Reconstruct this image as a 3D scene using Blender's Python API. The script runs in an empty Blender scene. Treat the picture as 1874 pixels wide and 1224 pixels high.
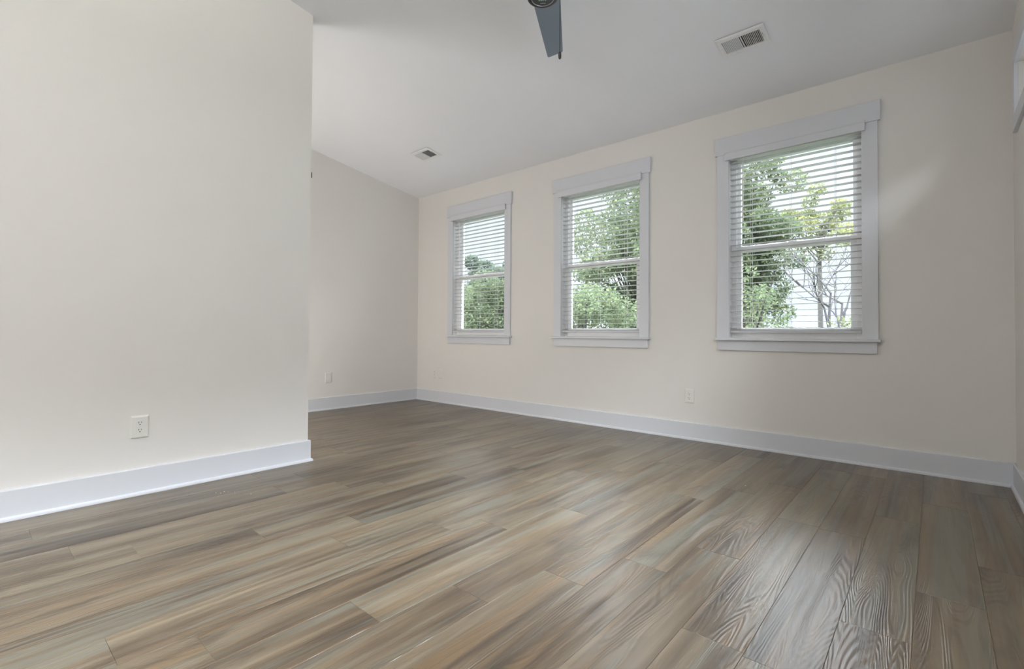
import bpy, bmesh, math, random
import numpy as np
from mathutils import Vector, Matrix

SC = bpy.context.scene
COL = SC.collection
random.seed(7)
rng = np.random.default_rng(11)

# ------------------------------------------------------------------ camera
YAW, PITCH, ROLL = 0.7164, 0.0156, 0.0062
FPX, CAM = 886.93, Vector((5.358, -4.1773, 0.90))


def make_camera():
    cy, sy, cp, sp = math.cos(YAW), math.sin(YAW), math.cos(PITCH), math.sin(PITCH)
    f = Vector((-sy * cp, cy * cp, sp))
    r = Vector((cy, sy, 0))
    u = r.cross(f)
    cr, sr = math.cos(ROLL), math.sin(ROLL)
    r, u = cr * r + sr * u, cr * u - sr * r
    cd = bpy.data.cameras.new('camera')
    cd.sensor_fit = 'HORIZONTAL'
    cd.sensor_width = 36.0
    cd.lens = FPX / 1874 * 36.0
    cd.shift_y = -15.07 / 1874
    cd.clip_start, cd.clip_end = 0.02, 300
    o = bpy.data.objects.new('camera', cd)
    COL.objects.link(o)
    m = Matrix.Identity(4)
    for i in range(3):
        m[i][0], m[i][1], m[i][2], m[i][3] = r[i], u[i], -f[i], CAM[i]
    o.matrix_world = m
    SC.camera = o


make_camera()

# ------------------------------------------------------------------ exposure, sky, daylight at the openings, added fill lights
SC.view_settings.view_transform = 'Standard'
SC.view_settings.look = 'None'
SC.view_settings.exposure = 0.06
SC.view_settings.gamma = 1.0
SC.view_settings.use_curve_mapping = False
SC.cycles.use_denoising = True
SC.cycles.max_bounces = 12
SC.cycles.diffuse_bounces = 8
SC.cycles.transparent_max_bounces = 24
SC.cycles.caustics_reflective = False
SC.cycles.caustics_refractive = False
SC.cycles.sample_clamp_indirect = 6.0

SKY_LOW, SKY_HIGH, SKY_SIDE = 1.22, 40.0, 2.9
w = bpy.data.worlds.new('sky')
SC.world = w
w.use_nodes = True
nt = w.node_tree
nt.nodes.clear()
wo = nt.nodes.new('ShaderNodeOutputWorld')
bg = nt.nodes.new('ShaderNodeBackground')
tc = nt.nodes.new('ShaderNodeTexCoord')
nz = nt.nodes.new('ShaderNodeTexNoise')
nz.inputs['Scale'].default_value = 2.2
nz.inputs['Detail'].default_value = 4
rp = nt.nodes.new('ShaderNodeValToRGB')
rp.color_ramp.elements[0].position, rp.color_ramp.elements[1].position = 0.35, 0.7
rp.color_ramp.elements[0].color = (0.80, 0.88, 1.0, 1)
rp.color_ramp.elements[1].color = (0.94, 0.96, 1.0, 1)
nt.links.new(tc.outputs['Generated'], nz.inputs['Vector'])
nt.links.new(nz.outputs['Fac'], rp.inputs['Fac'])
nt.links.new(rp.outputs['Color'], bg.inputs['Color'])
# overcast sky: dim where seen, boosted higher up to light the room and floor
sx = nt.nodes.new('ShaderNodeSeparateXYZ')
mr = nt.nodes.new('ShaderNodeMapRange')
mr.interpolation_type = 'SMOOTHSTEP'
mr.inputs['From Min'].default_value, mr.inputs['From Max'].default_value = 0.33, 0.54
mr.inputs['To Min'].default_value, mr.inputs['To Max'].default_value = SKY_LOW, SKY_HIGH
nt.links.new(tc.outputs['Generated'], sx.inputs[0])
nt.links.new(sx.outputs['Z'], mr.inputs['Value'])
# added boost of the unseen sky on the +x side, to light the partition
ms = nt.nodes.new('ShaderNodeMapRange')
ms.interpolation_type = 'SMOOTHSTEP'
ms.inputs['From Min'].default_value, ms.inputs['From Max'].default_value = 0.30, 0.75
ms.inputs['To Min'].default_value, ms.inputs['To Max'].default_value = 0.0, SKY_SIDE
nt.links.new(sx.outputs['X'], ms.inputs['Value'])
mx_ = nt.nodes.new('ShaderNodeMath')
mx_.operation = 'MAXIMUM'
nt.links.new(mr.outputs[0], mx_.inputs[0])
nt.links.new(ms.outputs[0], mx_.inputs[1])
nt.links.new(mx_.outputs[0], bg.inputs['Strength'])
nt.links.new(bg.outputs[0], wo.inputs[0])

# room size (metres)
L = 5.7252          # right wall
ZC = 2.7566         # ceiling height at the window wall
SL = 0.1574         # ceiling slope, rising away from the window wall
P_X, P_Y = 2.0356, -2.5392   # partition face and its end
BACK = -7.2
def ceil_z(y): return ZC - SL * y
# windows of the far wall: centre x, opening half width, sill, head
WIN_C = (1.167, 2.8545, 4.535)
WH, WZ0, WZ1 = 0.4445, 0.877, 2.391
# openings of the right wall (y0, y1, z0, z1) and of the near wall (x0, x1, z0, z1)
R_OPEN = [(-1.165, -0.265, 2.161, 2.452), (-3.30, -1.30, 0.877, 2.391), (-6.0, -4.9, 0.877, 2.391)]
N_OPEN = [(2.5, 5.45, 0.6, 2.5)]  # unseen opening, added and widened to light the far wall
UPL, ALC = 134, 80


def area_light(name, loc, rot, sx, sy, radiance, color=(1, 1, 1), portal=False):
    ld = bpy.data.lights.new(name, 'AREA')
    ld.shape = 'RECTANGLE'
    ld.size, ld.size_y = sx, sy
    ld.energy = radiance * math.pi * sx * sy
    ld.color = color
    if portal:
        ld.cycles.is_portal = True
    o = bpy.data.objects.new(name, ld)
    COL.objects.link(o)
    o.location, o.rotation_euler = loc, rot
    return o


# sky light guided through every window opening
for i, cx in enumerate(WIN_C):
    area_light('sky_portal', (cx, 0.17, (WZ0 + WZ1) / 2), (-math.pi / 2, 0, 0), 2 * WH, WZ1 - WZ0, 1, portal=True)
for y0, y1, z0, z1 in R_OPEN:
    area_light('sky_portal', (L + 0.17, (y0 + y1) / 2, (z0 + z1) / 2), (0, math.pi / 2, 0), z1 - z0, y1 - y0, 1, portal=True)
for x0, x1, z0, z1 in N_OPEN:
    area_light('sky_portal', ((x0 + x1) / 2, BACK - 0.17, (z0 + z1) / 2), (math.pi / 2, 0, 0), x1 - x0, z1 - z0, 1, portal=True)
# added unseen fill lights: one aimed up behind the camera, one low behind the partition
area_light('fill_uplight', (4.9, -5.0, 2.55), (math.pi, 0, 0), 0.6, 0.6, UPL / (math.pi * 0.36), (1.0, 0.97, 0.94))
ld = bpy.data.lights.new('alcove_fill', 'POINT')
ld.energy, ld.shadow_soft_size, ld.color = ALC, 0.3, (1.0, 0.985, 0.97)
lo = bpy.data.objects.new('alcove_fill', ld)
COL.objects.link(lo)
lo.location = (0.95, -3.35, 0.55)


# ------------------------------------------------------------------ materials
def srgb(r, g, b):
    def c(v):
        v /= 255
        return v / 12.92 if v <= 0.04045 else ((v + 0.055) / 1.055) ** 2.4
    return (c(r), c(g), c(b), 1)


def mat(name, col, rough=0.5, bump=0.0, bscale=300, var=0.02, metal=0.0, spec=0.5, vscale=3.0):
    m = bpy.data.materials.new(name)
    m.use_nodes = True
    t = m.node_tree
    b = t.nodes['Principled BSDF']
    b.inputs['Roughness'].default_value = rough
    b.inputs['Metallic'].default_value = metal
    b.inputs['Specular IOR Level'].default_value = spec
    c = t.nodes.new('ShaderNodeTexCoord')
    n = t.nodes.new('ShaderNodeTexNoise')
    n.inputs['Scale'].default_value = vscale
    n.inputs['Detail'].default_value = 3
    t.links.new(c.outputs['Object'], n.inputs['Vector'])
    r = t.nodes.new('ShaderNodeValToRGB')
    r.color_ramp.elements[0].position, r.color_ramp.elements[1].position = 0.3, 0.7
    r.color_ramp.elements[0].color = tuple(v * (1 - var) for v in col[:3]) + (1,)
    r.color_ramp.elements[1].color = tuple(min(1, v * (1 + var)) for v in col[:3]) + (1,)
    t.links.new(n.outputs['Fac'], r.inputs['Fac'])
    t.links.new(r.outputs['Color'], b.inputs['Base Color'])
    if bump:
        n2 = t.nodes.new('ShaderNodeTexNoise')
        n2.inputs['Scale'].default_value = bscale
        n2.inputs['Detail'].default_value = 2
        t.links.new(c.outputs['Object'], n2.inputs['Vector'])
        bp = t.nodes.new('ShaderNodeBump')
        bp.inputs['Strength'].default_value = bump
        bp.inputs['Distance'].default_value = 0.002
        t.links.new(n2.outputs['Fac'], bp.inputs['Height'])
        t.links.new(bp.outputs['Normal'], b.inputs['Normal'])
    return m


M_WALL = mat('cream_wall_paint', (0.71, 0.69, 0.66, 1), 0.7, 0.05, 250, 0.008)
M_CEIL = mat('flat_white_ceiling_paint', (0.815, 0.83, 0.86, 1), 0.9, 0.05, 250, 0.008)
M_TRIM = mat('semi_gloss_white_trim_paint', (0.625, 0.64, 0.675, 1), 0.42, 0, 0, 0.008)
M_VINYL = mat('white_vinyl', (0.90, 0.90, 0.90, 1), 0.4, 0, 0, 0.008)
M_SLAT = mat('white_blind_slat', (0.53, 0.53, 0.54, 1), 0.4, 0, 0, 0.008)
M_CORD = mat('white_cord', (0.78, 0.78, 0.76, 1), 0.8)
M_PLATE = mat('white_plastic_plate', (0.70, 0.69, 0.655, 1), 0.35, 0, 0, 0.008)
M_SLOT = mat('dark_slot', (0.02, 0.02, 0.02, 1), 0.6)
M_SCREW = mat('painted_screw', (0.6, 0.6, 0.57, 1), 0.4)
M_VENT = mat('white_enamel_vent', (0.78, 0.78, 0.78, 1), 0.4, 0, 0, 0.008)
M_DUCT = mat('dark_duct', (0.012, 0.012, 0.012, 1), 0.9)
M_BLACK = mat('black_fan_metal', (0.012, 0.012, 0.013, 1), 0.35)
M_RING = mat('polished_ring', (0.35, 0.36, 0.37, 1), 0.25, metal=0.8)
M_BLADE = mat('blue_grey_fan_blade', (0.18, 0.215, 0.27, 1), 0.5, 0, 0, 0.05)
M_STICK = mat('pale_sticker_print', (0.32, 0.42, 0.38, 1), 0.6)
M_CHAIN = mat('dark_bead_chain', (0.01, 0.01, 0.011, 1), 0.5)
M_BRACK = mat('dark_metal', (0.05, 0.048, 0.046, 1), 0.5)
M_CRUMB = mat('pale_drywall_crumb', (0.72, 0.66, 0.55, 1), 0.9)
M_ROOF = mat('lavender_grey_shingle', (0.045, 0.047, 0.057, 1), 1.0, 0.2, 30, 0.10, spec=0.0, vscale=9)
M_SIDING = mat('pale_siding', (0.06, 0.06, 0.063, 1), 0.8)
M_GRASS = mat('lawn_grass', (0.03, 0.042, 0.02, 1), 0.95, 0.6, 20, 0.3, vscale=1.5)
M_BARK = mat('grey_brown_bark', (0.022, 0.019, 0.016, 1), 0.9, 0.5, 40, 0.25, vscale=12)
M_TWIG = mat('dark_twig_bark', (0.022, 0.020, 0.021, 1), 0.9, 0.3, 40, 0.2, vscale=12)


def glass_mat():
    m = bpy.data.materials.new('window_glass')
    m.use_nodes = True
    t = m.node_tree
    t.nodes.clear()
    o = t.nodes.new('ShaderNodeOutputMaterial')
    mx = t.nodes.new('ShaderNodeMixShader')
    tr = t.nodes.new('ShaderNodeBsdfTransparent')
    gl = t.nodes.new('ShaderNodeBsdfGlossy')
    gl.inputs['Roughness'].default_value = 0.02
    fr = t.nodes.new('ShaderNodeFresnel')
    fr.inputs['IOR'].default_value = 1.25
    tr.inputs['Color'].default_value = (0.96, 0.975, 0.97, 1)
    t.links.new(fr.outputs[0], mx.inputs[0])
    t.links.new(tr.outputs[0], mx.inputs[1])
    t.links.new(gl.outputs[0], mx.inputs[2])
    t.links.new(mx.outputs[0], o.inputs[0])
    return m


M_GLASS = glass_mat()


def leaf_mat(name, a, b, c):
    m = bpy.data.materials.new(name)
    m.use_nodes = True
    t = m.node_tree
    t.nodes.clear()
    o = t.nodes.new('ShaderNodeOutputMaterial')
    at = t.nodes.new('ShaderNodeAttribute')
    at.attribute_name = 'tint'
    r = t.nodes.new('ShaderNodeValToRGB')
    r.color_ramp.elements[0].color = a + (1,)
    r.color_ramp.elements[1].color = c + (1,)
    e = r.color_ramp.elements.new(0.5)
    e.color = b + (1,)
    d = t.nodes.new('ShaderNodeBsdfDiffuse')
    tl = t.nodes.new('ShaderNodeBsdfTranslucent')
    mx = t.nodes.new('ShaderNodeMixShader')
    mx.inputs[0].default_value = 0.4
    t.links.new(at.outputs['Fac'], r.inputs['Fac'])
    t.links.new(r.outputs['Color'], d.inputs['Color'])
    t.links.new(r.outputs['Color'], tl.inputs['Color'])
    t.links.new(d.outputs[0], mx.inputs[1])
    t.links.new(tl.outputs[0], mx.inputs[2])
    t.links.new(mx.outputs[0], o.inputs[0])
    return m


M_LEAF = leaf_mat('mid_green_leaves', (0.040, 0.055, 0.032), (0.068, 0.087, 0.049), (0.104, 0.115, 0.063))
M_LEAF2 = leaf_mat('yellow_green_leaves', (0.060, 0.076, 0.035), (0.095, 0.106, 0.048), (0.136, 0.133, 0.063))
M_LEAF3 = leaf_mat('blue_green_leaves', (0.035, 0.052, 0.040), (0.060, 0.080, 0.060), (0.092, 0.107, 0.080))


def floor_mat():
    m = bpy.data.materials.new('grey_brown_oak_planks')
    m.use_nodes = True
    t = m.node_tree
    N, K = t.nodes.new, t.links.new
    b = t.nodes['Principled BSDF']
    tc = N('ShaderNodeTexCoord')
    at = N('ShaderNodeAttribute')
    at.attribute_name = 'plank'
    sep = N('ShaderNodeSeparateXYZ')
    K(at.outputs['Vector'], sep.inputs[0])
    off = N('ShaderNodeVectorMath')
    off.operation = 'MULTIPLY_ADD'
    K(at.outputs['Vector'], off.inputs[0])
    off.inputs[1].default_value = (17, 31, 23)
    K(tc.outputs['Object'], off.inputs[2])

    def noise(sx, sy, detail, seed=0.0, dist=0.0, src=None):
        mp = N('ShaderNodeMapping')
        mp.inputs['Scale'].default_value = (sx, sy, 1)
        mp.inputs['Location'].default_value = (seed, seed * 1.7, seed)
        K((src or off).outputs[0], mp.inputs['Vector'])
        n = N('ShaderNodeTexNoise')
        n.inputs['Scale'].default_value = 1
        n.inputs['Detail'].default_value = detail
        n.inputs['Distortion'].default_value = dist
        K(mp.outputs[0], n.inputs['Vector'])
        return n.outputs['Fac']

    def ma(op, a, c, d=None):
        n = N('ShaderNodeMath')
        n.operation = op
        for i, v in enumerate((a, c, d)):
            if v is None:
                continue
            if isinstance(v, (int, float)):
                n.inputs[i].default_value = v
            else:
                K(v, n.inputs[i])
        return n.outputs[0]

    def sstep(v, lo, hi):
        n = N('ShaderNodeMapRange')
        n.interpolation_type = 'SMOOTHSTEP'
        n.inputs['From Min'].default_value, n.inputs['From Max'].default_value = lo, hi
        K(v, n.inputs['Value'])
        return n.outputs[0]

    def mix(fac, a, c):
        n = N('ShaderNodeMix')
        n.data_type = 'RGBA'
        for i, v in ((0, fac), (6, a), (7, c)):
            if isinstance(v, (int, float)):
                n.inputs[i].default_value = v
            elif isinstance(v, tuple):
                n.inputs[i].default_value = v
            else:
                K(v, n.inputs[i])
        return n.outputs[2]

    blotch = noise(7, 1.1, 3, 1.0)
    streak = noise(22, 0.7, 3, 5.0, 0.3)
    fibre = noise(240, 4, 2, 9.0)
    field = noise(10, 0.9, 1.2, 13.0, 0.4)
    rings = ma('SINE', ma('MULTIPLY', field, 95), 0)
    rings2 = ma('SINE', ma('MULTIPLY', field, 190), 0)
    hue = noise(22, 0.6, 3, 21.0)
    ringmask = sstep(noise(7, 1.0, 2, 33.0), 0.36, 0.58)
    tone = ma('ADD', ma('MULTIPLY', blotch, 0.55), ma('MULTIPLY', streak, 0.45))
    tone = ma('ADD', tone, ma('MULTIPLY', ma('SUBTRACT', sep.outputs[0], 0.5), 0.08))
    r = N('ShaderNodeValToRGB')
    K(tone, r.inputs['Fac'])
    e = r.color_ramp.elements
    e[0].position, e[0].color = 0.33, FL_DARK
    e[1].position, e[1].color = 0.63, FL_LIGHT
    k = e.new(0.43)
    k.color = FL_BROWN
    k = e.new(0.53)
    k.color = FL_TAN
    # grey-green weathered streaks and warm streaks
    c1 = mix(ma('MULTIPLY', sstep(hue, 0.50, 0.66), 0.62), r.outputs['Color'], FL_GREY)
    c2 = mix(ma('MULTIPLY', sstep(hue, 0.46, 0.32), 0.5), c1, FL_WARM)
    # ring and fibre darkening, sparse smoky knots
    dk = ma('MULTIPLY', ma('MULTIPLY', sstep(rings, 0.2, 0.95), ringmask), 0.22)
    dk = ma('ADD', dk, ma('MULTIPLY', sstep(fibre, 0.52, 0.75), 0.08))
    c3 = mix(dk, c2, FL_DARK)
    mp = N('ShaderNodeMapping')
    mp.inputs['Scale'].default_value = (3.2, 1.0, 1)
    K(off.outputs[0], mp.inputs['Vector'])
    vo = N('ShaderNodeTexVoronoi')
    vo.inputs['Scale'].default_value = 1.0
    K(mp.outputs[0], vo.inputs['Vector'])
    kd = ma('ADD', vo.outputs['Distance'], ma('MULTIPLY', ma('SUBTRACT', noise(40, 12, 3, 41.0), 0.5), 0.22))
    c4 = mix(ma('MULTIPLY', sstep(kd, 0.16, 0.02), 0.65), c3, FL_DARK)
    smoke = sstep(noise(7, 2.2, 4, 51.0, 0.8), 0.56, 0.74)
    c5 = mix(ma('MULTIPLY', smoke, 0.5), c4, FL_DARK)
    K(c5, b.inputs['Base Color'])
    rg = ma('ADD', ma('MULTIPLY', fibre, 0.10), FL_ROUGH)
    K(rg, b.inputs['Roughness'])
    b.inputs['Specular IOR Level'].default_value = FL_SPEC
    h = ma('ADD', ma('MULTIPLY', ma('MULTIPLY', rings2, ma('MULTIPLY_ADD', ringmask, 0.6, 0.4)), 0.35), ma('MULTIPLY', fibre, 0.55))
    bp = N('ShaderNodeBump')
    bp.inputs['Strength'].default_value = 0.5
    bp.inputs['Distance'].default_value = 0.0012
    K(h, bp.inputs['Height'])
    K(bp.outputs['Normal'], b.inputs['Normal'])
    return m


FL_DARK = (0.037, 0.025, 0.015, 1)
FL_BROWN = (0.090, 0.063, 0.038, 1)
FL_TAN = (0.140, 0.105, 0.066, 1)
FL_LIGHT = (0.192, 0.153, 0.103, 1)
FL_GREY = (0.145, 0.142, 0.114, 1)
FL_WARM = (0.160, 0.098, 0.046, 1)
FL_ROUGH, FL_SPEC = 0.27, 0.62
M_FLOOR = floor_mat()


# ------------------------------------------------------------------ builders
def box(bm, x0, x1, y0, y1, z0, z1, bev=0.0):
    r = bmesh.ops.create_cube(bm, size=1)
    vs = r['verts']
    for v in vs:
        v.co = Vector(((x0 + x1) / 2 + v.co.x * (x1 - x0), (y0 + y1) / 2 + v.co.y * (y1 - y0),
                       (z0 + z1) / 2 + v.co.z * (z1 - z0)))
    if bev:
        es = {e for v in vs for e in v.link_edges}
        bmesh.ops.bevel(bm, geom=list(es), offset=bev, segments=2, profile=0.5, affect='EDGES')


def cyl(bm, c, r0, r1, z0, z1, seg=24):
    r = bmesh.ops.create_cone(bm, cap_ends=True, cap_tris=False, segments=seg, radius1=r0, radius2=r1, depth=z1 - z0)
    bmesh.ops.translate(bm, verts=r['verts'], vec=(c[0], c[1], (z0 + z1) / 2))
    return r['verts']


def lathe(bm, c, prof, seg=48):
    rings = []
    for r, z in prof:
        if r < 1e-6:
            rings.append([bm.verts.new((c[0], c[1], z))])
        else:
            rings.append([bm.verts.new((c[0] + r * math.cos(2 * math.pi * i / seg),
                                        c[1] + r * math.sin(2 * math.pi * i / seg), z)) for i in range(seg)])
    for a, b2 in zip(rings, rings[1:]):
        for i in range(seg):
            j = (i + 1) % seg
            q = [a[i % len(a)], a[j % len(a)], b2[j % len(b2)], b2[i % len(b2)]]
            u = []
            for v in q:
                if v not in u:
                    u.append(v)
            if len(u) > 2:
                bm.faces.new(u)


def tube(bm, pts, rad, seg=8):
    prev = None
    n = len(pts)
    rings = []
    for i, p in enumerate(pts):
        p = Vector(p)
        d = (Vector(pts[min(i + 1, n - 1)]) - Vector(pts[max(i - 1, 0)])).normalized()
        a = d.cross(Vector((0, 0, 1)) if abs(d.z) < 0.95 else Vector((1, 0, 0))).normalized()
        b2 = d.cross(a)
        r = rad[i] if isinstance(rad, (list, tuple)) else rad
        rings.append([bm.verts.new(p + r * (math.cos(2 * math.pi * k / seg) * a + math.sin(2 * math.pi * k / seg) * b2))
                      for k in range(seg)])
    for a, b2 in zip(rings, rings[1:]):
        for k in range(seg):
            bm.faces.new((a[k], a[(k + 1) % seg], b2[(k + 1) % seg], b2[k]))
    bm.faces.new(rings[0][::-1])
    bm.faces.new(rings[-1])


def obj(name, bm, m, parent=None, smooth=False):
    bmesh.ops.recalc_face_normals(bm, faces=bm.faces)
    me = bpy.data.meshes.new(name)
    bm.to_mesh(me)
    bm.free()
    if smooth:
        for p in me.polygons:
            p.use_smooth = True
    me.materials.append(m)
    o = bpy.data.objects.new(name, me)
    COL.objects.link(o)
    if parent:
        o.parent = parent
    return o


def boxobj(name, m, parent, *b, bev=0.0):
    bm = bmesh.new()
    box(bm, *b, bev=bev)
    return obj(name, bm, m, parent)


def struct(o):
    o['kind'] = 'structure'
    return o


def empty(name, loc=(0, 0, 0)):
    o = bpy.data.objects.new(name, None)
    o.empty_display_size = 0.1
    COL.objects.link(o)
    o.location = loc
    return o


def tag(o, label, cat, group=None):
    o['label'], o['category'] = label, cat
    if group:
        o['group'] = group
    return o


def copy_tree(o, parent=None):
    c = o.copy()
    COL.objects.link(c)
    if parent:
        c.parent = parent
    for ch in list(o.children):
        copy_tree(ch, c)
    return c


# ------------------------------------------------------------------ room shell
def holed_wall(name, axis, at, thick, a0, a1, top, holes, m):
    """A wall of real thickness along x ('x': plane y=at) or y ('y': plane x=at) with rectangular openings.
    top(a) gives the wall's height at a. thick is signed (outwards)."""
    bm = bmesh.new()
    cuts = sorted({a0, a1} | {h[0] for h in holes} | {h[1] for h in holes})

    def P(a, d, z):
        return (a, at + d, z) if axis == 'x' else (at + d, a, z)

    def cell(u0, u1, z0a, z0b, z1a, z1b):
        vs = [bm.verts.new(P(*q)) for q in ((u0, 0, z0a), (u1, 0, z0b), (u1, 0, z1b), (u0, 0, z1a),
                                            (u0, thick, z0a), (u1, thick, z0b), (u1, thick, z1b), (u0, thick, z1a))]
        for f in ((0, 1, 2, 3), (7, 6, 5, 4), (0, 4, 5, 1), (1, 5, 6, 2), (2, 6, 7, 3), (3, 7, 4, 0)):
            bm.faces.new([vs[i] for i in f])
    for u0, u1 in zip(cuts, cuts[1:]):
        hs = sorted([h for h in holes if h[0] <= u0 + 1e-6 and h[1] >= u1 - 1e-6], key=lambda h: h[2])
        z = -0.02
        for h in hs:
            cell(u0, u1, z, z, h[2], h[2])
            z = h[3]
        cell(u0, u1, z, z, top(u0), top(u1))
    return struct(obj(name, bm, m))


WT = 0.16
holed_wall('wall_far', 'x', 0, WT, -WT, L + WT, lambda a: ZC + 0.02,
           [(c - WH - 0.008, c + WH + 0.008, WZ0 - 0.02, WZ1 + 0.008) for c in WIN_C], M_WALL)
holed_wall('wall_right', 'y', L, WT, BACK - WT, 0, lambda a: ceil_z(a) + 0.02, R_OPEN, M_WALL)
holed_wall('wall_left', 'y', 0, -WT, -4.6, 0, lambda a: ceil_z(a) + 0.02, [], M_WALL)
holed_wall('wall_near', 'x', BACK, -WT, P_X - 0.13, L, lambda a: ceil_z(BACK) + 0.02, N_OPEN, M_WALL)
holed_wall('wall_alcove', 'x', -4.6, -WT, -WT, P_X - 0.13, lambda a: ceil_z(-4.6) + 0.02, [], M_WALL)
holed_wall('wall_partition', 'y', P_X, -0.13, BACK, P_Y, lambda a: ceil_z(a) + 0.02, [], M_WALL)

bm = bmesh.new()
cv = [bm.verts.new(p) for z in (0, 0.12) for p in
      ((-WT, WT, ceil_z(WT) + z), (L + WT, WT, ceil_z(WT) + z), (L + WT, BACK - WT, ceil_z(BACK - WT) + z), (-WT, BACK - WT, ceil_z(BACK - WT) + z))]
for f in ((0, 3, 2, 1), (4, 5, 6, 7), (0, 1, 5, 4), (1, 2, 6, 5), (2, 3, 7, 6), (3, 0, 4, 7)):
    bm.faces.new([cv[i] for i in f])
struct(obj('ceiling', bm, M_CEIL))


def build_floor():
    W_, LEN, X0 = 0.1789, 1.2, 5.3046
    ends = {1: -0.30, 0: -0.67, -1: -1.027, -2: -0.285, -4: -0.818, -5: -1.09, -6: -1.357, -7: -2.73, -8: -1.91,
            -9: -3.37, -10: -2.44, -11: -1.71, -12: -2.64, -13: -2.985, -14: -3.353, -16: -2.684, -17: -3.598}
    verts, faces, att = [], [], []

    def add(x0, x1, y0, y1, pv):
        g, c, d = 0.0002, 0.0010, 0.0008
        i = len(verts)
        for k, z in ((g, -d), (c, 0.0)):
            verts.extend([(x0 + k, y0 + k, z), (x1 - k, y0 + k, z), (x1 - k, y1 - k, z), (x0 + k, y1 - k, z)])
        for f in ((4, 5, 6, 7), (0, 1, 5, 4), (1, 2, 6, 5), (2, 3, 7, 6), (3, 0, 4, 7)):
            faces.append([i + q for q in f])
            att.append(pv)
    for k in range(-31, 4):
        xa, xb = X0 + k * W_, X0 + (k + 1) * W_
        xa, xb = max(xa, -0.02), min(xb, L + 0.02)
        if xb - xa < 0.01:
            continue
        y = ends[k] * 1.0964 if k in ends else random.uniform(-1.2, 0)
        while y < 0.02:
            y += LEN
        while y > BACK - 0.02:
            y1, y0 = min(y, 0.02), max(y - LEN, BACK - 0.02)
            if y1 - y0 > 0.004:
                add(xa, xb, y0, y1, (random.random(), random.random(), random.random()))
            y -= LEN
    i = len(verts)
    verts.extend([(-0.02, BACK - 0.02, -0.004), (L + 0.02, BACK - 0.02, -0.004), (L + 0.02, 0.02, -0.004), (-0.02, 0.02, -0.004),
                  (-0.02, BACK - 0.02, -0.1), (L + 0.02, BACK - 0.02, -0.1), (L + 0.02, 0.02, -0.1), (-0.02, 0.02, -0.1)])
    for f in ((0, 1, 2, 3), (7, 6, 5, 4), (0, 4, 5, 1), (1, 5, 6, 2), (2, 6, 7, 3), (3, 7, 4, 0)):
        faces.append([i + q for q in f])
        att.append((0, 0, 0))
    me = bpy.data.meshes.new('floor')
    me.from_pydata(verts, [], faces)
    a = me.attributes.new('plank', 'FLOAT_VECTOR', 'FACE')
    a.data.foreach_set('vector', np.array(att, dtype=np.float32).ravel())
    me.materials.append(M_FLOOR)
    o = bpy.data.objects.new('floor', me)
    COL.objects.link(o)
    struct(o)


build_floor()


# baseboards: flat board with eased top edge and a quarter-round shoe moulding
def run_profile(bm, path, prof):
    """Sweep a 2D profile (out, up) along a floor path with mitred corners; 'out' is to the left of the path."""
    P2 = [Vector(p) for p in path]
    n = len(P2)
    rows = []
    for i, p in enumerate(P2):
        d0 = (P2[i] - P2[i - 1]).normalized() if i > 0 else None
        d1 = (P2[i + 1] - P2[i]).normalized() if i < n - 1 else None
        n0 = Vector((-d0.y, d0.x)) if d0 else None
        n1 = Vector((-d1.y, d1.x)) if d1 else None
        if n0 is None:
            m = n1
        elif n1 is None:
            m = n0
        else:
            m = (n0 + n1) / (1 + n0.dot(n1))
        rows.append([bm.verts.new((p.x + m.x * o_, p.y + m.y * o_, z_)) for o_, z_ in prof])
    k = len(prof)
    for a, b2 in zip(rows, rows[1:]):
        for i in range(k):
            bm.faces.new((a[i], a[(i + 1) % k], b2[(i + 1) % k], b2[i]))
    bm.faces.new(rows[0])
    bm.faces.new(rows[-1][::-1])


ZB, TB = 0.1454, 0.015
BOARD = [(0, 0), (TB, 0), (TB, ZB - 0.004), (TB - 0.004, ZB), (0, ZB)]
SHOE = [(TB, 0.0), (TB + 0.013, 0.0), (TB + 0.013, 0.006), (TB + 0.0115, 0.0125), (TB + 0.0075, 0.017), (TB, 0.019)]


def baseboard(name, path):
    bm = bmesh.new()
    run_profile(bm, path, BOARD)
    o = struct(obj(name, bm, M_TRIM))
    bm = bmesh.new()
    run_profile(bm, path, SHOE)
    obj('shoe_molding', bm, M_TRIM, o)


e_ = 0.0
baseboard('baseboard_left', [(0, -0.0), (0, -4.6)])
baseboard('baseboard_far', [(L, 0), (0, 0)])
baseboard('baseboard_right', [(L, BACK), (L, 0)])
baseboard('baseboard_partition', [(P_X - 0.13, P_Y), (P_X, P_Y), (P_X, BACK)][::1])


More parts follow.
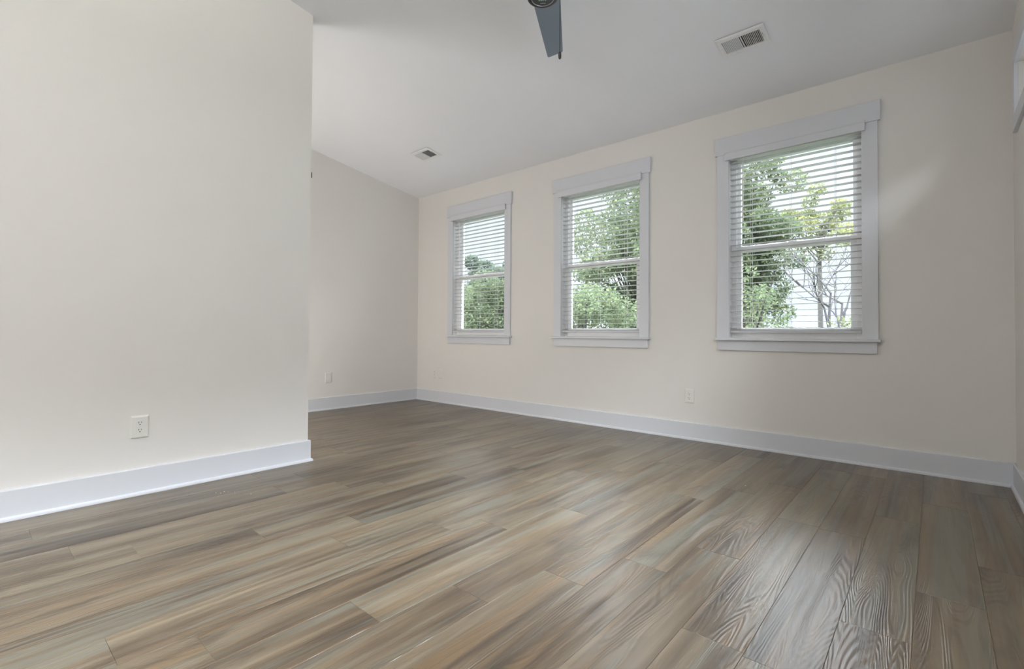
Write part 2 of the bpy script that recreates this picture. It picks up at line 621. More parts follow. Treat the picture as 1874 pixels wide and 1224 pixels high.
# ------------------------------------------------------------------ windows of the far wall
def far_window(i, cx):
    root = struct(empty('window_%d' % (i + 1), (cx, 0, WZ0)))
    zr = WZ0   # local z origin

    def B(name, m, x0, x1, y0, y1, z0, z1, bev=0.0, parent=root):
        bm = bmesh.new()
        box(bm, x0, x1, y0, y1, z0 - zr, z1 - zr, bev)
        return obj(name, bm, m, parent)
    co = WH + 0.092
    B('head_casing', M_TRIM, -WH - 0.108, WH + 0.108, -0.025, 0, WZ1, WZ1 + 0.141, 0.002)
    for s in (-1, 1):
        a, b2 = sorted((s * WH, s * co))
        B('side_casing', M_TRIM, a, b2, -0.019, 0, WZ0, WZ1, 0.0015)
    B('sill', M_TRIM, -WH - 0.106, WH + 0.106, -0.047, 0.0, WZ0 - 0.02, WZ0, 0.004)
    B('apron', M_TRIM, -co + 0.008, co - 0.008, -0.019, 0, 0.777, WZ0 - 0.02, 0.0015)
    # jamb liner (drywall-thick reveal) and sill inside the opening
    bm = bmesh.new()
    t = 0.008
    for x0, x1, z0, z1 in ((-WH - t, -WH, WZ0 - t, WZ1 + t), (WH, WH + t, WZ0 - t, WZ1 + t), (-WH, WH, WZ1, WZ1 + t), (-WH, WH, WZ0 - 0.02, WZ0)):
        box(bm, x0, x1, 0.0, 0.155, z0 - zr, z1 - zr)
    obj('jamb', bm, M_VINYL, root)
    # vinyl frame
    bm = bmesh.new()
    fy0, fy1, fw = 0.062, 0.15, 0.036
    for x0, x1, z0, z1 in ((-WH, -WH + fw, WZ0, WZ1), (WH - fw, WH, WZ0, WZ1), (-WH + fw, WH - fw, WZ1 - fw, WZ1), (-WH + fw, WH - fw, WZ0, WZ0 + 0.045)):
        box(bm, x0, x1, fy0, fy1, z0 - zr, z1 - zr, 0.002)
    obj('frame', bm, M_VINYL, root)

    def sash(name, y0, y1, z0, z1, gz0, gz1, gx):
        bm = bmesh.new()
        sx = WH - fw
        for x0, x1, a, b2 in ((-sx, -gx, z0, z1), (gx, sx, z0, z1), (-gx, gx, gz1, z1), (-gx, gx, z0, gz0)):
            box(bm, x0, x1, y0, y1, a - zr, b2 - zr, 0.003)
        o = obj(name, bm, M_VINYL, root)
        bm = bmesh.new()
        box(bm, -gx - 0.004, gx + 0.004, (y0 + y1) / 2 - 0.003, (y0 + y1) / 2 + 0.003, gz0 - 0.004 - zr, gz1 + 0.004 - zr)
        obj('glass_pane', bm, M_GLASS, o)
        return o
    lower = sash('lower_sash', 0.070, 0.100, WZ0 + 0.045, 1.628, 0.958, 1.580, 0.371)
    sash('upper_sash', 0.106, 0.136, 1.590, WZ1 - fw, 1.640, 2.322, 0.384)
    B('sash_lock', M_VINYL, -0.03, 0.03, 0.074, 0.096, 1.628, 1.636, 0.002, lower)
    return root


for i, cx in enumerate(WIN_C):
    far_window(i, cx)


# blinds: one built, then copied
def make_blind():
    root = empty('window_blind', (WIN_C[0], 0, WZ0))
    zr = WZ0
    bw = WH - 0.004

    def O(name, bm, m, parent=root):
        for v in bm.verts:
            v.co.z -= zr
        return obj(name, bm, m, parent)
    # valance in front of the head casing, with short returns and an eased top bead
    bm = bmesh.new()
    vx, v0, v1 = WH + 0.022, 2.334, 2.402
    box(bm, -vx, vx, -0.042, -0.034, v0, v1, 0.002)
    box(bm, -vx - 0.003, vx + 0.003, -0.045, -0.034, v1 - 0.012, v1 + 0.002, 0.003)
    box(bm, -vx - 0.002, vx + 0.002, -0.044, -0.034, v0, v0 + 0.009, 0.003)
    for s in (-1, 1):
        a, b2 = sorted((s * vx, s * (vx - 0.008)))
        box(bm, a, b2, -0.034, -0.0255, v0, v1, 0.001)
    O('valance', bm, M_TRIM)
    bm = bmesh.new()
    box(bm, -bw, bw, 0.004, 0.056, 2.343, 2.390, 0.003)
    O('headrail', bm, M_VINYL)
    pitch, zt, zb = 0.0452, 2.316, 0.945
    z = zt
    tilt = math.radians(0.5)
    while z > zb + 0.012:
        bm = bmesh.new()
        # gently crowned slat, 50 mm deep
        rows = []
        for k in range(5):
            s = (k - 2) / 2 * 0.0255
            y = 0.030 + s * math.cos(tilt)
            zz = z - s * math.sin(tilt) + 0.0008 * (1 - ((k - 2) / 2) ** 2)
            rows.append([(x, y, zz) for x in (-bw, bw)])
        top = [[bm.verts.new((p[0], p[1], p[2] + 0.0010)) for p in r] for r in rows]
        bot = [[bm.verts.new((p[0], p[1], p[2] - 0.0010)) for p in r] for r in rows]
        for a, b2, c, d in zip(top, top[1:], bot, bot[1:]):
            bm.faces.new((a[0], a[1], b2[1], b2[0]))
            bm.faces.new((c[0], d[0], d[1], c[1]))
            bm.faces.new((a[0], b2[0], d[0], c[0]))
            bm.faces.new((a[1], c[1], d[1], b2[1]))
        bm.faces.new((top[0][0], bot[0][0], bot[0][1], top[0][1]))
        bm.faces.new((top[-1][0], top[-1][1], bot[-1][1], bot[-1][0]))
        O('slat', bm, M_SLAT)
        z -= pitch
    bm = bmesh.new()
    box(bm, -bw, bw, 0.005, 0.055, 0.918, 0.938, 0.003)
    rail = O('bottom_rail', bm, M_SLAT)
    for cx in (-0.284, -0.005, 0.284):
        bm = bmesh.new()
        for y in (0.0035, 0.0565):
            tube(bm, [(cx, y, 0.925), (cx, y, 2.35)], 0.0009, 5)
        zz = zt
        while zz > zb + 0.012:
            tube(bm, [(cx, 0.004, zz - 0.004), (cx, 0.056, zz - 0.004)], 0.0007, 4)
            zz -= pitch
        tube(bm, [(cx + 0.008, 0.030, 0.93), (cx + 0.008, 0.030, 2.35)], 0.0008, 5)
        O('ladder_cord', bm, M_CORD)
        bm = bmesh.new()
        vs = cyl(bm, (cx, 0.016), 0.006, 0.007, 0.913, 0.9182, 12)
        O('cord_plug', bm, M_CORD, rail)
    bm = bmesh.new()
    wx = -WH + 0.107
    tube(bm, [(wx, -0.006, 1.832), (wx, -0.006, 2.30)], 0.0042, 6)
    tube(bm, [(wx, -0.006, 2.30), (wx, 0.0, 2.325), (wx, 0.012, 2.345)], 0.0018, 6)
    tube(bm, [(wx, -0.006, 1.822), (wx, -0.006, 1.836)], 0.0052, 6)
    O('tilt_wand', bm, M_CORD)
    return root


B_LAB = ['white horizontal slat blind in the left window, nearest the far room corner',
         'white horizontal slat blind in the middle of the three windows',
         'white horizontal slat blind in the right and largest looking window, bare tree behind it']
blind = make_blind()
tag(blind, B_LAB[0], 'blind', 'blinds in the three windows')
for i in (1, 2):
    b2 = copy_tree(blind)
    b2.location.x = WIN_C[i]
    tag(b2, B_LAB[i], 'blind', 'blinds in the three windows')


# ------------------------------------------------------------------ windows of the right and near walls
def plain_window(name, axis, at, sgn, a0, a1, z0, z1, tall):
    """Cased fixed window in the right ('y') or near ('x') wall; sgn = outward direction of the wall."""
    root = struct(empty(name, (at, (a0 + a1) / 2, z0) if axis == 'y' else ((a0 + a1) / 2, at, z0)))
    h = (a1 - a0) / 2

    def B(bm, u0, u1, d0, d1, za, zb, bev=0.0):
        lo, hi = sorted((sgn * d0, sgn * d1))
        if axis == 'y':
            box(bm, lo, hi, u0, u1, za - z0, zb - z0, bev)
        else:
            box(bm, u0, u1, lo, hi, za - z0, zb - z0, bev)

    def O(nm, parts, m, parent=root):
        bm = bmesh.new()
        for p in parts:
            B(bm, *p)
        return obj(nm, bm, m, parent)
    if not tall:   # small high window: picture-framed with flat boards
        O('head_casing', [(-h - 0.085, h + 0.085, -0.019, 0, z1, z1 + 0.085, 0.0015)], M_TRIM)
        O('bottom_casing', [(-h - 0.085, h + 0.085, -0.019, 0, z0 - 0.085, z0, 0.0015)], M_TRIM)
    else:
        O('head_casing', [(-h - 0.108, h + 0.108, -0.025, 0, z1, z1 + 0.12, 0.002)], M_TRIM)
    for s in (-1, 1):
        a, b2 = sorted((s * h, s * (h + 0.085)))
        O('side_casing', [(a, b2, -0.019, 0, z0, z1, 0.0015)], M_TRIM)
    if tall:
        O('sill', [(-h - 0.10, h + 0.10, -0.04, 0, z0 - 0.02, z0, 0.004)], M_TRIM)
    if tall:
        O('apron', [(-h - 0.08, h + 0.08, -0.019, 0, z0 - 0.085, z0 - 0.02, 0.0015)], M_TRIM)
    fw = 0.045
    fr = [(-h, -h + fw, 0.03, 0.14, z0, z1), (h - fw, h, 0.03, 0.14, z0, z1),
          (-h + fw, h - fw, 0.03, 0.14, z1 - fw, z1), (-h + fw, h - fw, 0.03, 0.14, z0, z0 + fw)]
    if tall:
        zm = (z0 + z1) / 2
        fr.append((-h + fw, h - fw, 0.08, 0.13, zm - 0.025, zm + 0.025))
    f = O('frame', fr, M_VINYL)
    O('glass_pane', [(-h + fw, h - fw, 0.118, 0.124, z0 + fw, z1 - fw)], M_GLASS, f)


n = 4
for k, (y0, y1, z0, z1) in enumerate(R_OPEN):
    plain_window('window_%d' % n, 'y', L, 1, y0, y1, z0, z1, k > 0)
    n += 1
for x0, x1, z0, z1 in N_OPEN:
    plain_window('window_%d' % n, 'x', BACK, -1, x0, x1, z0, z1, True)
    n += 1


# ------------------------------------------------------------------ outlets and wall plates
def plate_root(name, loc, rz):
    o = empty(name, loc)
    o.rotation_euler = (0, 0, rz)
    return o


def cover(root, w_, h_):
    bm = bmesh.new()
    # domed cover plate facing local -y, sitting on the wall plane y=0
    hw, hh = w_ / 2, h_ / 2
    lay = [(hw, hh, 0.0), (hw, hh, -0.0035), (hw - 0.003, hh - 0.003, -0.0055), (hw - 0.008, hh - 0.008, -0.0065)]
    rings = [[bm.verts.new((sx * a, d, sz * b2)) for sx, sz in ((-1, -1), (1, -1), (1, 1), (-1, 1))] for a, b2, d in lay]
    for r0, r1 in zip(rings, rings[1:]):
        for i in range(4):
            j = (i + 1) % 4
            bm.faces.new((r0[i], r0[j], r1[j], r1[i]))
    bm.faces.new(rings[0])
    bm.faces.new(rings[-1][::-1])
    return obj('cover_plate', bm, M_PLATE, root)


def rot_cyl(bm, c, r, y0, y1, seg=16):
    q = bmesh.ops.create_cone(bm, cap_ends=True, segments=seg, radius1=r, radius2=r, depth=abs(y1 - y0))
    bmesh.ops.rotate(bm, verts=q['verts'], cent=(0, 0, 0), matrix=Matrix.Rotation(math.pi / 2, 3, 'X'))
    bmesh.ops.translate(bm, verts=q['verts'], vec=(c[0], (y0 + y1) / 2, c[1]))


def make_outlet():
    root = plate_root('wall_outlet', (0, 0, 0), 0)
    cover(root, 0.081, 0.121)
    for s in (1, -1):
        bm = bmesh.new()
        zc = s * 0.0195
        # rounded receptacle face with flat top and bottom
        pts = []
        for k in range(28):
            a = 2 * math.pi * k / 28
            x, z = 0.0172 * math.cos(a), 0.0172 * math.sin(a)
            pts.append((x, max(-0.0135, min(0.0135, z)) + zc))
        lo = [bm.verts.new((x, -0.0064, z)) for x, z in pts]
        hi = [bm.verts.new((x * 0.97, -0.0082, (z - zc) * 0.97 + zc)) for x, z in pts]
        for k in range(28):
            j = (k + 1) % 28
            bm.faces.new((lo[k], lo[j], hi[j], hi[k]))
        bm.faces.new(hi)
        rec = obj('receptacle', bm, M_PLATE, root)
        bm = bmesh.new()
        box(bm, -0.0075, -0.0048, -0.0085, -0.0080, zc + 0.001, zc + 0.0095)
        box(bm, 0.0050, 0.0074, -0.0085, -0.0080, zc + 0.002, zc + 0.0090)
        rot_cyl(bm, (0, zc - 0.0065), 0.0029, -0.0085, -0.0080)
        obj('socket_slots', bm, M_SLOT, rec)
    bm = bmesh.new()
    rot_cyl(bm, (0, 0), 0.0032, -0.0078, -0.0064, 12)
    obj('screw', bm, M_SCREW, root)
    return root


ZO = 0.3725
out = make_outlet()
out.location, out.rotation_euler = (P_X, -3.498, ZO), (0, 0, math.pi / 2)
tag(out, 'white duplex outlet low on the near left partition wall', 'outlet', 'duplex outlets')
o2 = copy_tree(out)
o2.location, o2.rotation_euler = (3.761, 0, ZO), (0, 0, 0)
tag(o2, 'white duplex outlet below and left of the right window', 'outlet', 'duplex outlets')
o2 = copy_tree(out)
o2.location, o2.rotation_euler = (0.372, 0, ZO), (0, 0, 0)
tag(o2, 'white duplex outlet left of a blank plate near the far corner', 'outlet', 'duplex outlets')


def make_plate():
    root = plate_root('wall_plate', (0.490, 0, ZO), 0)
    cover(root, 0.079, 0.121)
    bm = bmesh.new()
    box(bm, -0.0165, 0.0165, -0.0078, -0.0062, -0.033, 0.033, 0.0008)
    obj('insert', bm, M_PLATE, root)
    for s in (-1, 1):
        bm = bmesh.new()
        rot_cyl(bm, (0, s * 0.0485), 0.003, -0.0074, -0.0062, 12)
        obj('screw', bm, M_SCREW, root)
    return root


pl = make_plate()
tag(pl, 'white blank wall plate right of an outlet near the far corner', 'wall plate', 'blank wall plates')
p2 = copy_tree(pl)
p2.location, p2.rotation_euler = (0, -1.298, ZO), (0, 0, math.pi / 2)
tag(p2, 'white blank wall plate low on the far left wall beside the partition edge', 'wall plate', 'blank wall plates')

# small dark bracket on the left wall, mostly hidden by the partition edge
br = empty('wall_bracket', (0, -1.548, 2.70))
bm = bmesh.new()
box(bm, 0, 0.006, -0.03, 0.022, -0.031, 0.031, 0.002)
obj('back_plate', bm, M_BRACK, br)
bm = bmesh.new()
tube(bm, [(0.005, -0.012, 0.0), (0.03, -0.012, -0.004), (0.038, -0.012, 0.012)], 0.004, 8)
obj('hook', bm, M_BRACK, br)
tag(br, 'small dark bracket high on the far left wall, peeking past the partition edge', 'bracket')


# ------------------------------------------------------------------ ceiling registers
def make_vent():
    """Local frame: x along the vent, y up the slope, z out of the ceiling (down after rotation)."""
    root = empty('ceiling_vent')
    hx, hy = 0.149, 0.101
    bx, by = 0.118, 0.066
    bm = bmesh.new()
    # raised face frame with sloped edge around the louvre opening
    lay = [(hx, hy, 0.0), (hx - 0.001, hy - 0.001, 0.004), (hx - 0.012, hy - 0.012, 0.0085), (bx, by, 0.0085), (bx, by, 0.0)]
    rings = [[bm.verts.new((sx * a, sy * b2, d)) for sx, sy in ((-1, -1), (1, -1), (1, 1), (-1, 1))] for a, b2, d in lay]
    for r0, r1 in zip(rings, rings[1:]):
        for i in range(4):
            j = (i + 1) % 4
            bm.faces.new((r0[i], r0[j], r1[j], r1[i]))
    obj('face_frame', bm, M_VENT, root)
    bm = bmesh.new()
    box(bm, -bx, bx, -by, by, 0.0002, 0.0012)
    obj('duct_opening', bm, M_DUCT, root)
    bm = bmesh.new()
    box(bm, -0.003, 0.003, -by, by, 0.0012, 0.009, 0.0008)
    obj('divider', bm, M_VENT, root)
    nb = 11
    for s in (-1, 1):
        for k in range(nb):
            xc = s * (0.009 + (k + 0.5) * (bx - 0.011) / nb)
            bm = bmesh.new()
            a = math.radians(-52 if s < 0 else 52)
            q = bmesh.ops.create_cube(bm, size=1)
            for v in q['verts']:
                v.co = Vector((v.co.x * 0.0009, v.co.y * 2 * by, v.co.z * 0.0078))
            bmesh.ops.rotate(bm, verts=q['verts'], cent=(0, 0, 0), matrix=Matrix.Rotation(a, 3, 'Y'))
            bmesh.ops.translate(bm, verts=q['verts'], vec=(xc, 0, 0.0048))
            obj('louver', bm, M_VENT, root)
    bm = bmesh.new()
    box(bm, bx + 0.004, bx + 0.009, -0.02, 0.02, 0.0083, 0.0115, 0.001)
    box(bm, bx + 0.003, bx + 0.010, 0.022, 0.030, 0.0083, 0.018, 0.001)
    obj('damper_lever', bm, M_SCREW, root)
    for s in (-1, 1):
        bm = bmesh.new()
        cyl(bm, (s * (hx - 0.016), 0), 0.0035, 0.003, 0.0083, 0.0098, 12)
        obj('screw', bm, M_SCREW, root)
    return root


slope = math.atan(SL)
vent = make_vent()


def set_vent(o, cx, cy):
    # out-of-ceiling axis points down; x stays along the window wall
    zax = Vector((0, -SL, -1)).normalized()
    xax = Vector((1, 0, 0))
    yax = zax.cross(xax)
    # hangs a few millimetres off the ceiling along its upper edge
    lean = 0.030
    yax, zax = yax * math.cos(lean) + zax * math.sin(lean), zax * math.cos(lean) - yax * math.sin(lean)
    m = Matrix.Identity(4)
    p = Vector((cx, cy, ceil_z(cy))) + zax * 0.003
    for i in range(3):
        m[i][0], m[i][1], m[i][2], m[i][3] = xax[i], yax[i], zax[i], p[i]
    o.matrix_world = m


set_vent(vent, 4.402, -0.742)
tag(vent, 'white ceiling vent above the right window, the larger looking one', 'vent', 'ceiling vents')
v2 = copy_tree(vent)
set_vent(v2, 1.130, -0.790)
tag(v2, 'small looking white ceiling vent near the far left corner', 'vent', 'ceiling vents')


# ------------------------------------------------------------------ ceiling fan
def make_fan():
    FX, FY = 3.784, -2.135
    zc = ceil_z(FY)
    zb = 2.70
    root = empty('ceiling_fan', (FX, FY, zc))

    def O(name, bm, m, parent=root, smooth=False):
        for v in bm.verts:
            v.co -= Vector((FX, FY, zc))
        return obj(name, bm, m, parent, smooth)
    c = (FX, FY)
    bm = bmesh.new()
    lathe(bm, c, [(0, zc + 0.01), (0.075, zc + 0.01), (0.075, zc - 0.02), (0.06, zc - 0.045), (0.02, zc - 0.06), (0, zc - 0.06)])
    O('canopy', bm, M_BLACK)
    bm = bmesh.new()
    cyl(bm, c, 0.0125, 0.0125, zb + 0.16, zc - 0.05)
    O('downrod', bm, M_BLACK)
    bm = bmesh.new()
    lathe(bm, c, [(0, zb + 0.175), (0.03, zb + 0.175), (0.085, zb + 0.155), (0.118, zb + 0.13), (0.122, zb + 0.075), (0.10, zb + 0.05), (0, zb + 0.05)])
    O('motor_housing', bm, M_BLACK)
    bm = bmesh.new()
    lathe(bm, c, [(0, zb + 0.05), (0.080, zb + 0.05), (0.086, zb + 0.04), (0.086, zb + 0.012), (0.082, zb + 0.003), (0.074, zb), (0, zb)])
    cap = O('switch_housing', bm, M_BLACK)
    bm = bmesh.new()
    lathe(bm, c, [(0.0575, zb - 0.0002), (0.0585, zb - 0.0016), (0.0615, zb - 0.0016), (0.0625, zb - 0.0002)])
    O('trim_ring', bm, M_RING, cap)
    # small illegible print on the underside
    bm = bmesh.new()
    d = Vector((-0.611, 0.791, 0))
    s = Vector((0.791, 0.611, 0))
    for row, (lo, hi, n_) in enumerate(((-0.026, 0.012, 5), (-0.022, 0.022, 4), (-0.012, 0.016, 7))):
        for k in range(n_):
            u0 = lo + (hi - lo) * k / n_
            wd = (hi - lo) / n_ * (0.55 + 0.25 * ((k * 7 + row) % 3) / 2)
            v = -0.018 + row * 0.026
            hgt = 0.010 if row < 2 else 0.006
            q = [Vector((FX, FY, zb - 0.0006)) + s * u + d * w2 for u, w2 in ((u0, v), (u0 + wd, v), (u0 + wd, v + hgt), (u0, v + hgt))]
            vs = [bm.verts.new(p) for p in q]
            vs2 = [bm.verts.new(p + Vector((0, 0, 0.0004))) for p in q]
            bm.faces.new(vs)
            bm.faces.new(vs2[::-1])
            for i in range(4):
                bm.faces.new((vs[i], vs[(i + 1) % 4], vs2[(i + 1) % 4], vs2[i]))
    O('label_print', bm, M_STICK, cap)
    # three tapered blades, one pointing away from the viewer towards the windows
    ang0 = math.atan2(0.870, -0.493)
    for k in range(3):
        th = ang0 + k * 2 * math.pi / 3
        a = Vector((math.cos(th), math.sin(th), 0))
        b2 = Vector((a.y, -a.x, 0))
        pit = math.radians(9)
        zbl = zb + 0.045

        def pt(u, v, dz):
            return Vector((FX, FY, zbl)) + a * u + b2 * v * math.cos(pit) + Vector((0, 0, v * math.sin(pit) + dz))
        bm = bmesh.new()
        outl = [(0.085, -0.064), (0.30, -0.060), (0.610, -0.053), (0.622, -0.047), (0.603, 0.046), (0.590, 0.051), (0.30, 0.071), (0.085, 0.086)]
        lo = [bm.verts.new(pt(u, v, 0)) for u, v in outl]
        hi = [bm.verts.new(pt(u, v, 0.006)) for u, v in outl]
        bm.faces.new(lo)
        bm.faces.new(hi[::-1])
        for i in range(len(outl)):
            j = (i + 1) % len(outl)
            bm.faces.new((lo[i], lo[j], hi[j], hi[i]))
        bl = O('blade', bm, M_BLADE)
        bm = bmesh.new()
        outl = [(0.07, -0.03), (0.15, -0.022), (0.17, 0.0), (0.15, 0.022), (0.07, 0.03)]
        lo = [bm.verts.new(pt(u, v, 0.006)) for u, v in outl]
        hi = [bm.verts.new(pt(u, v, 0.012)) for u, v in outl]
        bm.faces.new(lo)
        bm.faces.new(hi[::-1])
        for i in range(len(outl)):
            j = (i + 1) % len(outl)
            bm.faces.new((lo[i], lo[j], hi[j], hi[i]))
        O('blade_iron', bm, M_BLACK, bl)
    # pull chain with an oval pull
    px, py = 3.852, -2.071
    bm = bmesh.new()
    tube(bm, [(px - 0.008, py - 0.008, zb + 0.03), (px, py, zb + 0.02), (px, py, zb - 0.02), (px, py, 2.41)], 0.0020, 6)
    z = zb - 0.01
    while z > 2.415:
        q = bmesh.ops.create_icosphere(bm, subdivisions=1, radius=0.0029)
        bmesh.ops.translate(bm, verts=q['verts'], vec=(px, py, z))
        z -= 0.006
    ch = O('pull_chain', bm, M_CHAIN)
    bm = bmesh.new()
    lathe(bm, (px, py), [(0, 2.416), (0.004, 2.415), (0.0078, 2.408), (0.0085, 2.395), (0.0078, 2.381), (0.004, 2.375), (0, 2.374)], 16)
    O('chain_pull', bm, M_BLACK, ch, True)
    tag(root, 'dark ceiling fan with blue grey blades hanging at the top of the photo', 'ceiling fan')


make_fan()


# ------------------------------------------------------------------ crumbs on the floor
def crumb(x, y, r, label, group=None):
    bm = bmesh.new()
    q = bmesh.ops.create_icosphere(bm, subdivisions=1, radius=r)
    for v in bm.verts:
        v.co *= random.uniform(0.6, 1.15)
        v.co.z *= 0.6
    zmin = min(v.co.z for v in bm.verts)
    for v in bm.verts:
        v.co.z -= zmin
    o = obj('drywall_crumb', bm, M_CRUMB)
    o.location = (x, y, 0)
    tag(o, label, 'crumb', group)


for x, y, r in ((2.324, -3.206, 0.0030), (2.338, -3.169, 0.0036), (2.413, -3.139, 0.0022), (2.394, -3.217, 0.0022),
                (2.360, -3.155, 0.0026), (2.350, -3.190, 0.0030), (2.385, -3.130, 0.0020), (2.315, -3.235, 0.0018)):
    crumb(x, y, r, 'tiny pale drywall crumb in the cluster on the floor near the left baseboard', 'cluster of crumbs on the floor')
crumb(2.488, -3.084, 0.0028, 'tiny pale crumb lying apart, right of the crumb cluster on the floor')
crumb(4.503, -1.062, 0.0038, 'single pale crumb on the floor below the right window')


# ------------------------------------------------------------------ outside: ground, house, trees
GZ = -3.0
bm = bmesh.new()
gv = [bm.verts.new(p) for p in ((-70, 0.5, GZ), (60, 0.5, GZ), (60, 90, GZ), (-70, 90, GZ))]
bm.faces.new(gv)
struct(obj('ground', bm, M_GRASS))


def leaves_mesh(name, centers, radii, per, size, m, parent, flat=0.75):
    """Foliage: many small folded leaf quads scattered in clusters, one mesh."""
    V, F, T = [], [], []
    cs, tint0 = [], []
    for c, r in zip(centers, radii):
        nn = int(per * (r / 0.45) ** 2)
        d = rng.normal(size=(nn, 3))
        d /= np.linalg.norm(d, axis=1)[:, None]
        rad = r * rng.uniform(0.25, 1.0, size=(nn, 1)) ** 0.5
        p = np.array(c) + d * rad * np.array([1, 1, flat])
        cs.append(p)
        tint0.append(np.clip(rng.normal(rng.uniform(0.3, 0.7), 0.20, nn), 0, 1))
    P_ = np.concatenate(cs)
    T_ = np.concatenate(tint0)
    n_ = len(P_)
    a = rng.normal(size=(n_, 3))
    a /= np.linalg.norm(a, axis=1)[:, None]
    h = rng.normal(size=(n_, 3)) + np.array([0, 0, 0.8])
    b2 = np.cross(a, h)
    b2 /= np.linalg.norm(b2, axis=1)[:, None]
    s = size * rng.uniform(0.6, 1.3, size=(n_, 1))
    q = np.stack([P_ - a * s, P_ + b2 * s * 0.5, P_ + a * s, P_ - b2 * s * 0.5], 1).reshape(-1, 3)
    me = bpy.data.meshes.new(name)
    me.vertices.add(len(q))
    me.vertices.foreach_set('co', q.astype(np.float32).ravel())
    me.loops.add(n_ * 4)
    me.loops.foreach_set('vertex_index', np.arange(n_ * 4, dtype=np.int32))
    me.polygons.add(n_)
    me.polygons.foreach_set('loop_start', np.arange(0, n_ * 4, 4, dtype=np.int32))
    at = me.attributes.new('tint', 'FLOAT', 'FACE')
    at.data.foreach_set('value', T_.astype(np.float32))
    me.update(calc_edges=True)
    me.materials.append(m)
    o = bpy.data.objects.new(name, me)
    COL.objects.link(o)
    o.parent = parent
    return o


def tree(loc, trunk_h, crown_c, crown_r, nclus, per, leaf, m, label, name='tree', trunk_r=0.14, clus=0.5, inner=0.35, bark=None, group='trees outside the windows'):
    """Trunk, branches to leaf clusters spread in an ellipsoid crown. crown_c / crown_r in local metres."""
    root = empty(name, loc)
    tops = []
    cents, rads = [], []
    cc, cr = np.array(crown_c), np.array(crown_r)
    while len(cents) < nclus:
        d = rng.normal(size=3)
        d /= np.linalg.norm(d)
        t = rng.uniform(inner, 1.0) ** 0.6
        cents.append(cc + (d * t + rng.normal(size=3) * 0.10) * cr)
        rads.append(clus * rng.uniform(0.6, 1.25))
    bm = bmesh.new()
    tube(bm, [(0, 0, 0), (0.03, 0.02, trunk_h * 0.5), (-0.02, 0.03, trunk_h), tuple(cc * np.array([0.6, 0.6, 1]))],
         [trunk_r, trunk_r * 0.8, trunk_r * 0.65, trunk_r * 0.3], 8)
    for c in cents[::2]:
        f = rng.uniform(0.0, 0.8)
        st = np.array([0, 0, trunk_h]) * (1 - f) + cc * np.array([0.5, 0.5, 1]) * f
        mid = (st + np.array(c)) / 2 + rng.normal(size=3) * 0.12
        tube(bm, [tuple(st), tuple(mid), tuple(c)], [trunk_r * 0.28, trunk_r * 0.16, trunk_r * 0.06], 5)
    obj('trunk', bm, bark or M_BARK, root)
    leaves_mesh('foliage', cents, rads, per, leaf, m, root)
    return tag(root, label, name.replace('_', ' '), group)


def limb(bm, p, d, ln, r, depth, tips):
    """Forking bare branch."""
    pts, rad = [tuple(p)], [r]
    q = Vector(p)
    dd = Vector(d).normalized()
    for i in range(4):
        dd = (dd + Vector((random.gauss(0, 0.14), random.gauss(0, 0.14), random.gauss(0.04, 0.08)))).normalized()
        q = q + dd * ln / 4
        pts.append(tuple(q))
        rad.append(r * (1 - 0.13 * (i + 1)))
    tube(bm, pts, rad, 6 if depth > 1 else 4)
    if depth == 0:
        tips.append(tuple(q))
        return
    for k in range(random.choice((2, 3, 3))):
        s = Vector(pts[random.choice((2, 3, 4, 4))])
        e = (dd + Vector((random.gauss(0, 0.55), random.gauss(0, 0.45), random.gauss(0.12, 0.3)))).normalized()
        limb(bm, s, e, ln * random.uniform(0.6, 0.85), r * 0.55, depth - 1, tips)


# broad trees seen through the middle and right windows
tree((0.03, 7.02, GZ), 3.0, (0, 0, 5.70), (1.75, 1.75, 2.10), 140, 430, 0.046, M_LEAF,
     'broad green tree filling most of the middle window', clus=0.38, inner=0.15)
tree((0.51, 12.68, GZ), 3.4, (0, 0, 7.0), (1.80, 1.80, 3.4), 135, 330, 0.058, M_LEAF,
     'leafy green tree filling the left side of the right window', trunk_r=0.16, clus=0.44, inner=0.15)
tree((1.48, 21.49, GZ), 6.8, (0, 0, 9.0), (1.75, 1.75, 1.35), 26, 200, 0.075, M_LEAF2,
     'sparse yellow green tree top in the middle of the right window', clus=0.5)
tree((0.67, 2.99, GZ), 2.6, (0, 0, 4.2), (0.90, 0.90, 0.80), 46, 420, 0.036, M_LEAF,
     'bushy yellow green tree low in the middle window', clus=0.34)
tree((-3.9, 17.2, GZ), 3.0, (0, 0, 5.6), (2.1, 2.1, 2.5), 70, 420, 0.075, M_LEAF3,
     'blue green tree standing behind the broad tree of the middle window', clus=0.62)
# tree line behind the left window
tree((-12.26, 12.23, GZ), 2.5, (0, 0, 5.0), (1.9, 1.75, 2.2), 60, 420, 0.085, M_LEAF3,
     'blue green tree top at the left edge of the left window', clus=0.6)
tree((-13.96, 17.37, GZ), 2.5, (0, 0, 5.7), (2.3, 2.1, 2.5), 60, 420, 0.095, M_LEAF3,
     'blue green tree top at the right side of the left window', clus=0.7)
tree((-4.27, 5.97, GZ), 2.4, (0, 0, 4.35), (1.2, 1.2, 1.1), 75, 430, 0.046, M_LEAF,
     'green bushy tree filling the lower half of the left window', clus=0.40)
tree((2.78, 5.49, GZ), 2.6, (0, 0, 4.2), (0.62, 0.62, 0.85), 44, 300, 0.036, M_LEAF,
     'low green tree in the bottom left corner of the right window', clus=0.24, inner=0.1)

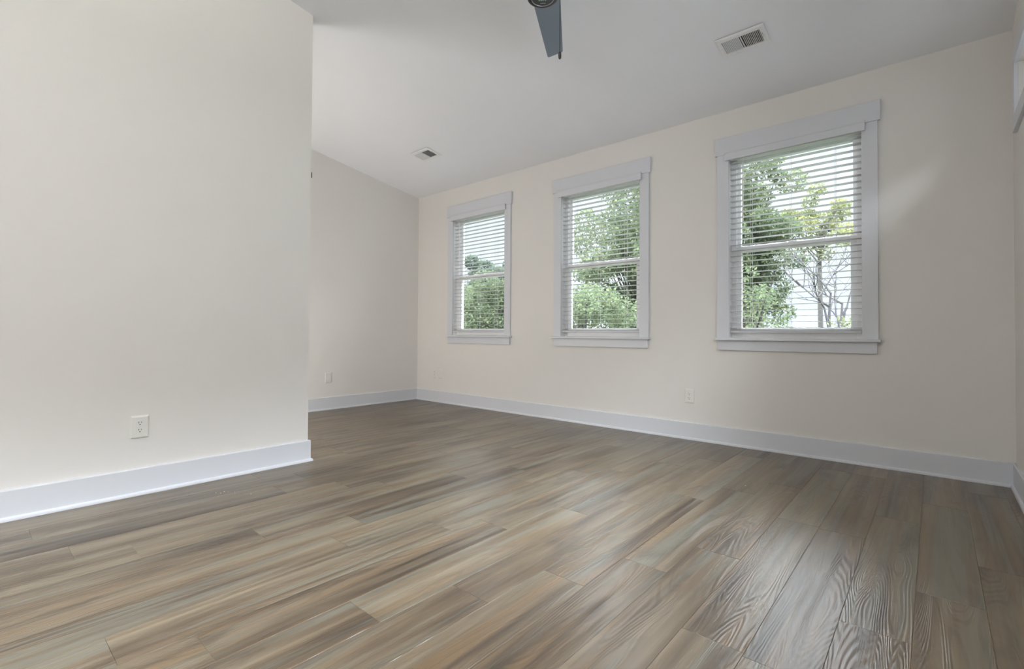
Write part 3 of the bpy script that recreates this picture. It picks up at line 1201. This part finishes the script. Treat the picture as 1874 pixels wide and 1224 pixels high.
# small bare tree with grey limbs
root = empty('bare_tree', (3.68, 8.24, GZ))
bm = bmesh.new()
tips = []
tube(bm, [(0, 0, 0), (0.02, 0, 1.9), (0.0, 0.02, 3.7)], [0.09, 0.075, 0.065], 8)
random.seed(23)
for d, ln, r in (((-0.42, 0.1, 1), 1.15, 0.042), ((0.12, 0.0, 1), 1.25, 0.045), ((0.50, 0.1, 1), 1.1, 0.036), ((-0.12, -0.3, 1), 1.1, 0.032), ((0.35, 0.35, 0.9), 1.0, 0.03)):
    limb(bm, (0, 0.02, 3.6 + random.uniform(-0.25, 0.1)), d, ln, r, 3, tips)
obj('trunk', bm, M_TWIG, root)
leaves_mesh('foliage', tips[::3], [0.14] * len(tips[::3]), 60, 0.030, M_LEAF2, root)
tag(root, 'nearly bare small tree with dark branches at the right of the right window', 'tree', 'trees outside the windows')

# yellow green shrub below it
root = empty('shrub', (4.22, 5.08, GZ))
bm = bmesh.new()
cents = [(random.gauss(0, 0.20), random.gauss(0, 0.18), random.uniform(3.0, 4.12)) for _ in range(26)]
for c in cents:
    tube(bm, [(0, 0, 0), (c[0] * 0.4, c[1] * 0.4, c[2] * 0.5), c], [0.03, 0.018, 0.006], 5)
obj('stems', bm, M_BARK, root)
leaves_mesh('foliage', cents, [0.2] * len(cents), 260, 0.028, M_LEAF2, root)
tag(root, 'yellow green shrub at the bottom right corner of the right window', 'shrub')

# neighbouring house with a pale lavender grey roof
root = empty('house', (0.6, 27.5, GZ))
root.rotation_euler = (0, 0, 0.16)
bm = bmesh.new()
box(bm, -6, 6, -3, 3, 0, 3.4)
obj('walls', bm, M_SIDING, root)
bm = bmesh.new()
rv = [bm.verts.new(p) for p in ((-6.5, -3.6, 3.3), (6.5, -3.6, 3.3), (6.5, 0, 5.35), (-6.5, 0, 5.35), (6.5, 3.6, 3.3), (-6.5, 3.6, 3.3))]
for f in ((0, 1, 2, 3), (3, 2, 4, 5), (0, 3, 5), (1, 4, 2), (0, 5, 4, 1)):
    bm.faces.new([rv[i] for i in f])
obj('roof', bm, M_ROOF, root)
for s in (-3, 0.5, 3.5):
    bm = bmesh.new()
    box(bm, s - 0.5, s + 0.5, -3.06, -3.0, 1.2, 2.6)
    obj('window', bm, M_TRIM, root)
tag(root, 'pale house with a lavender grey roof behind the bare tree', 'house')
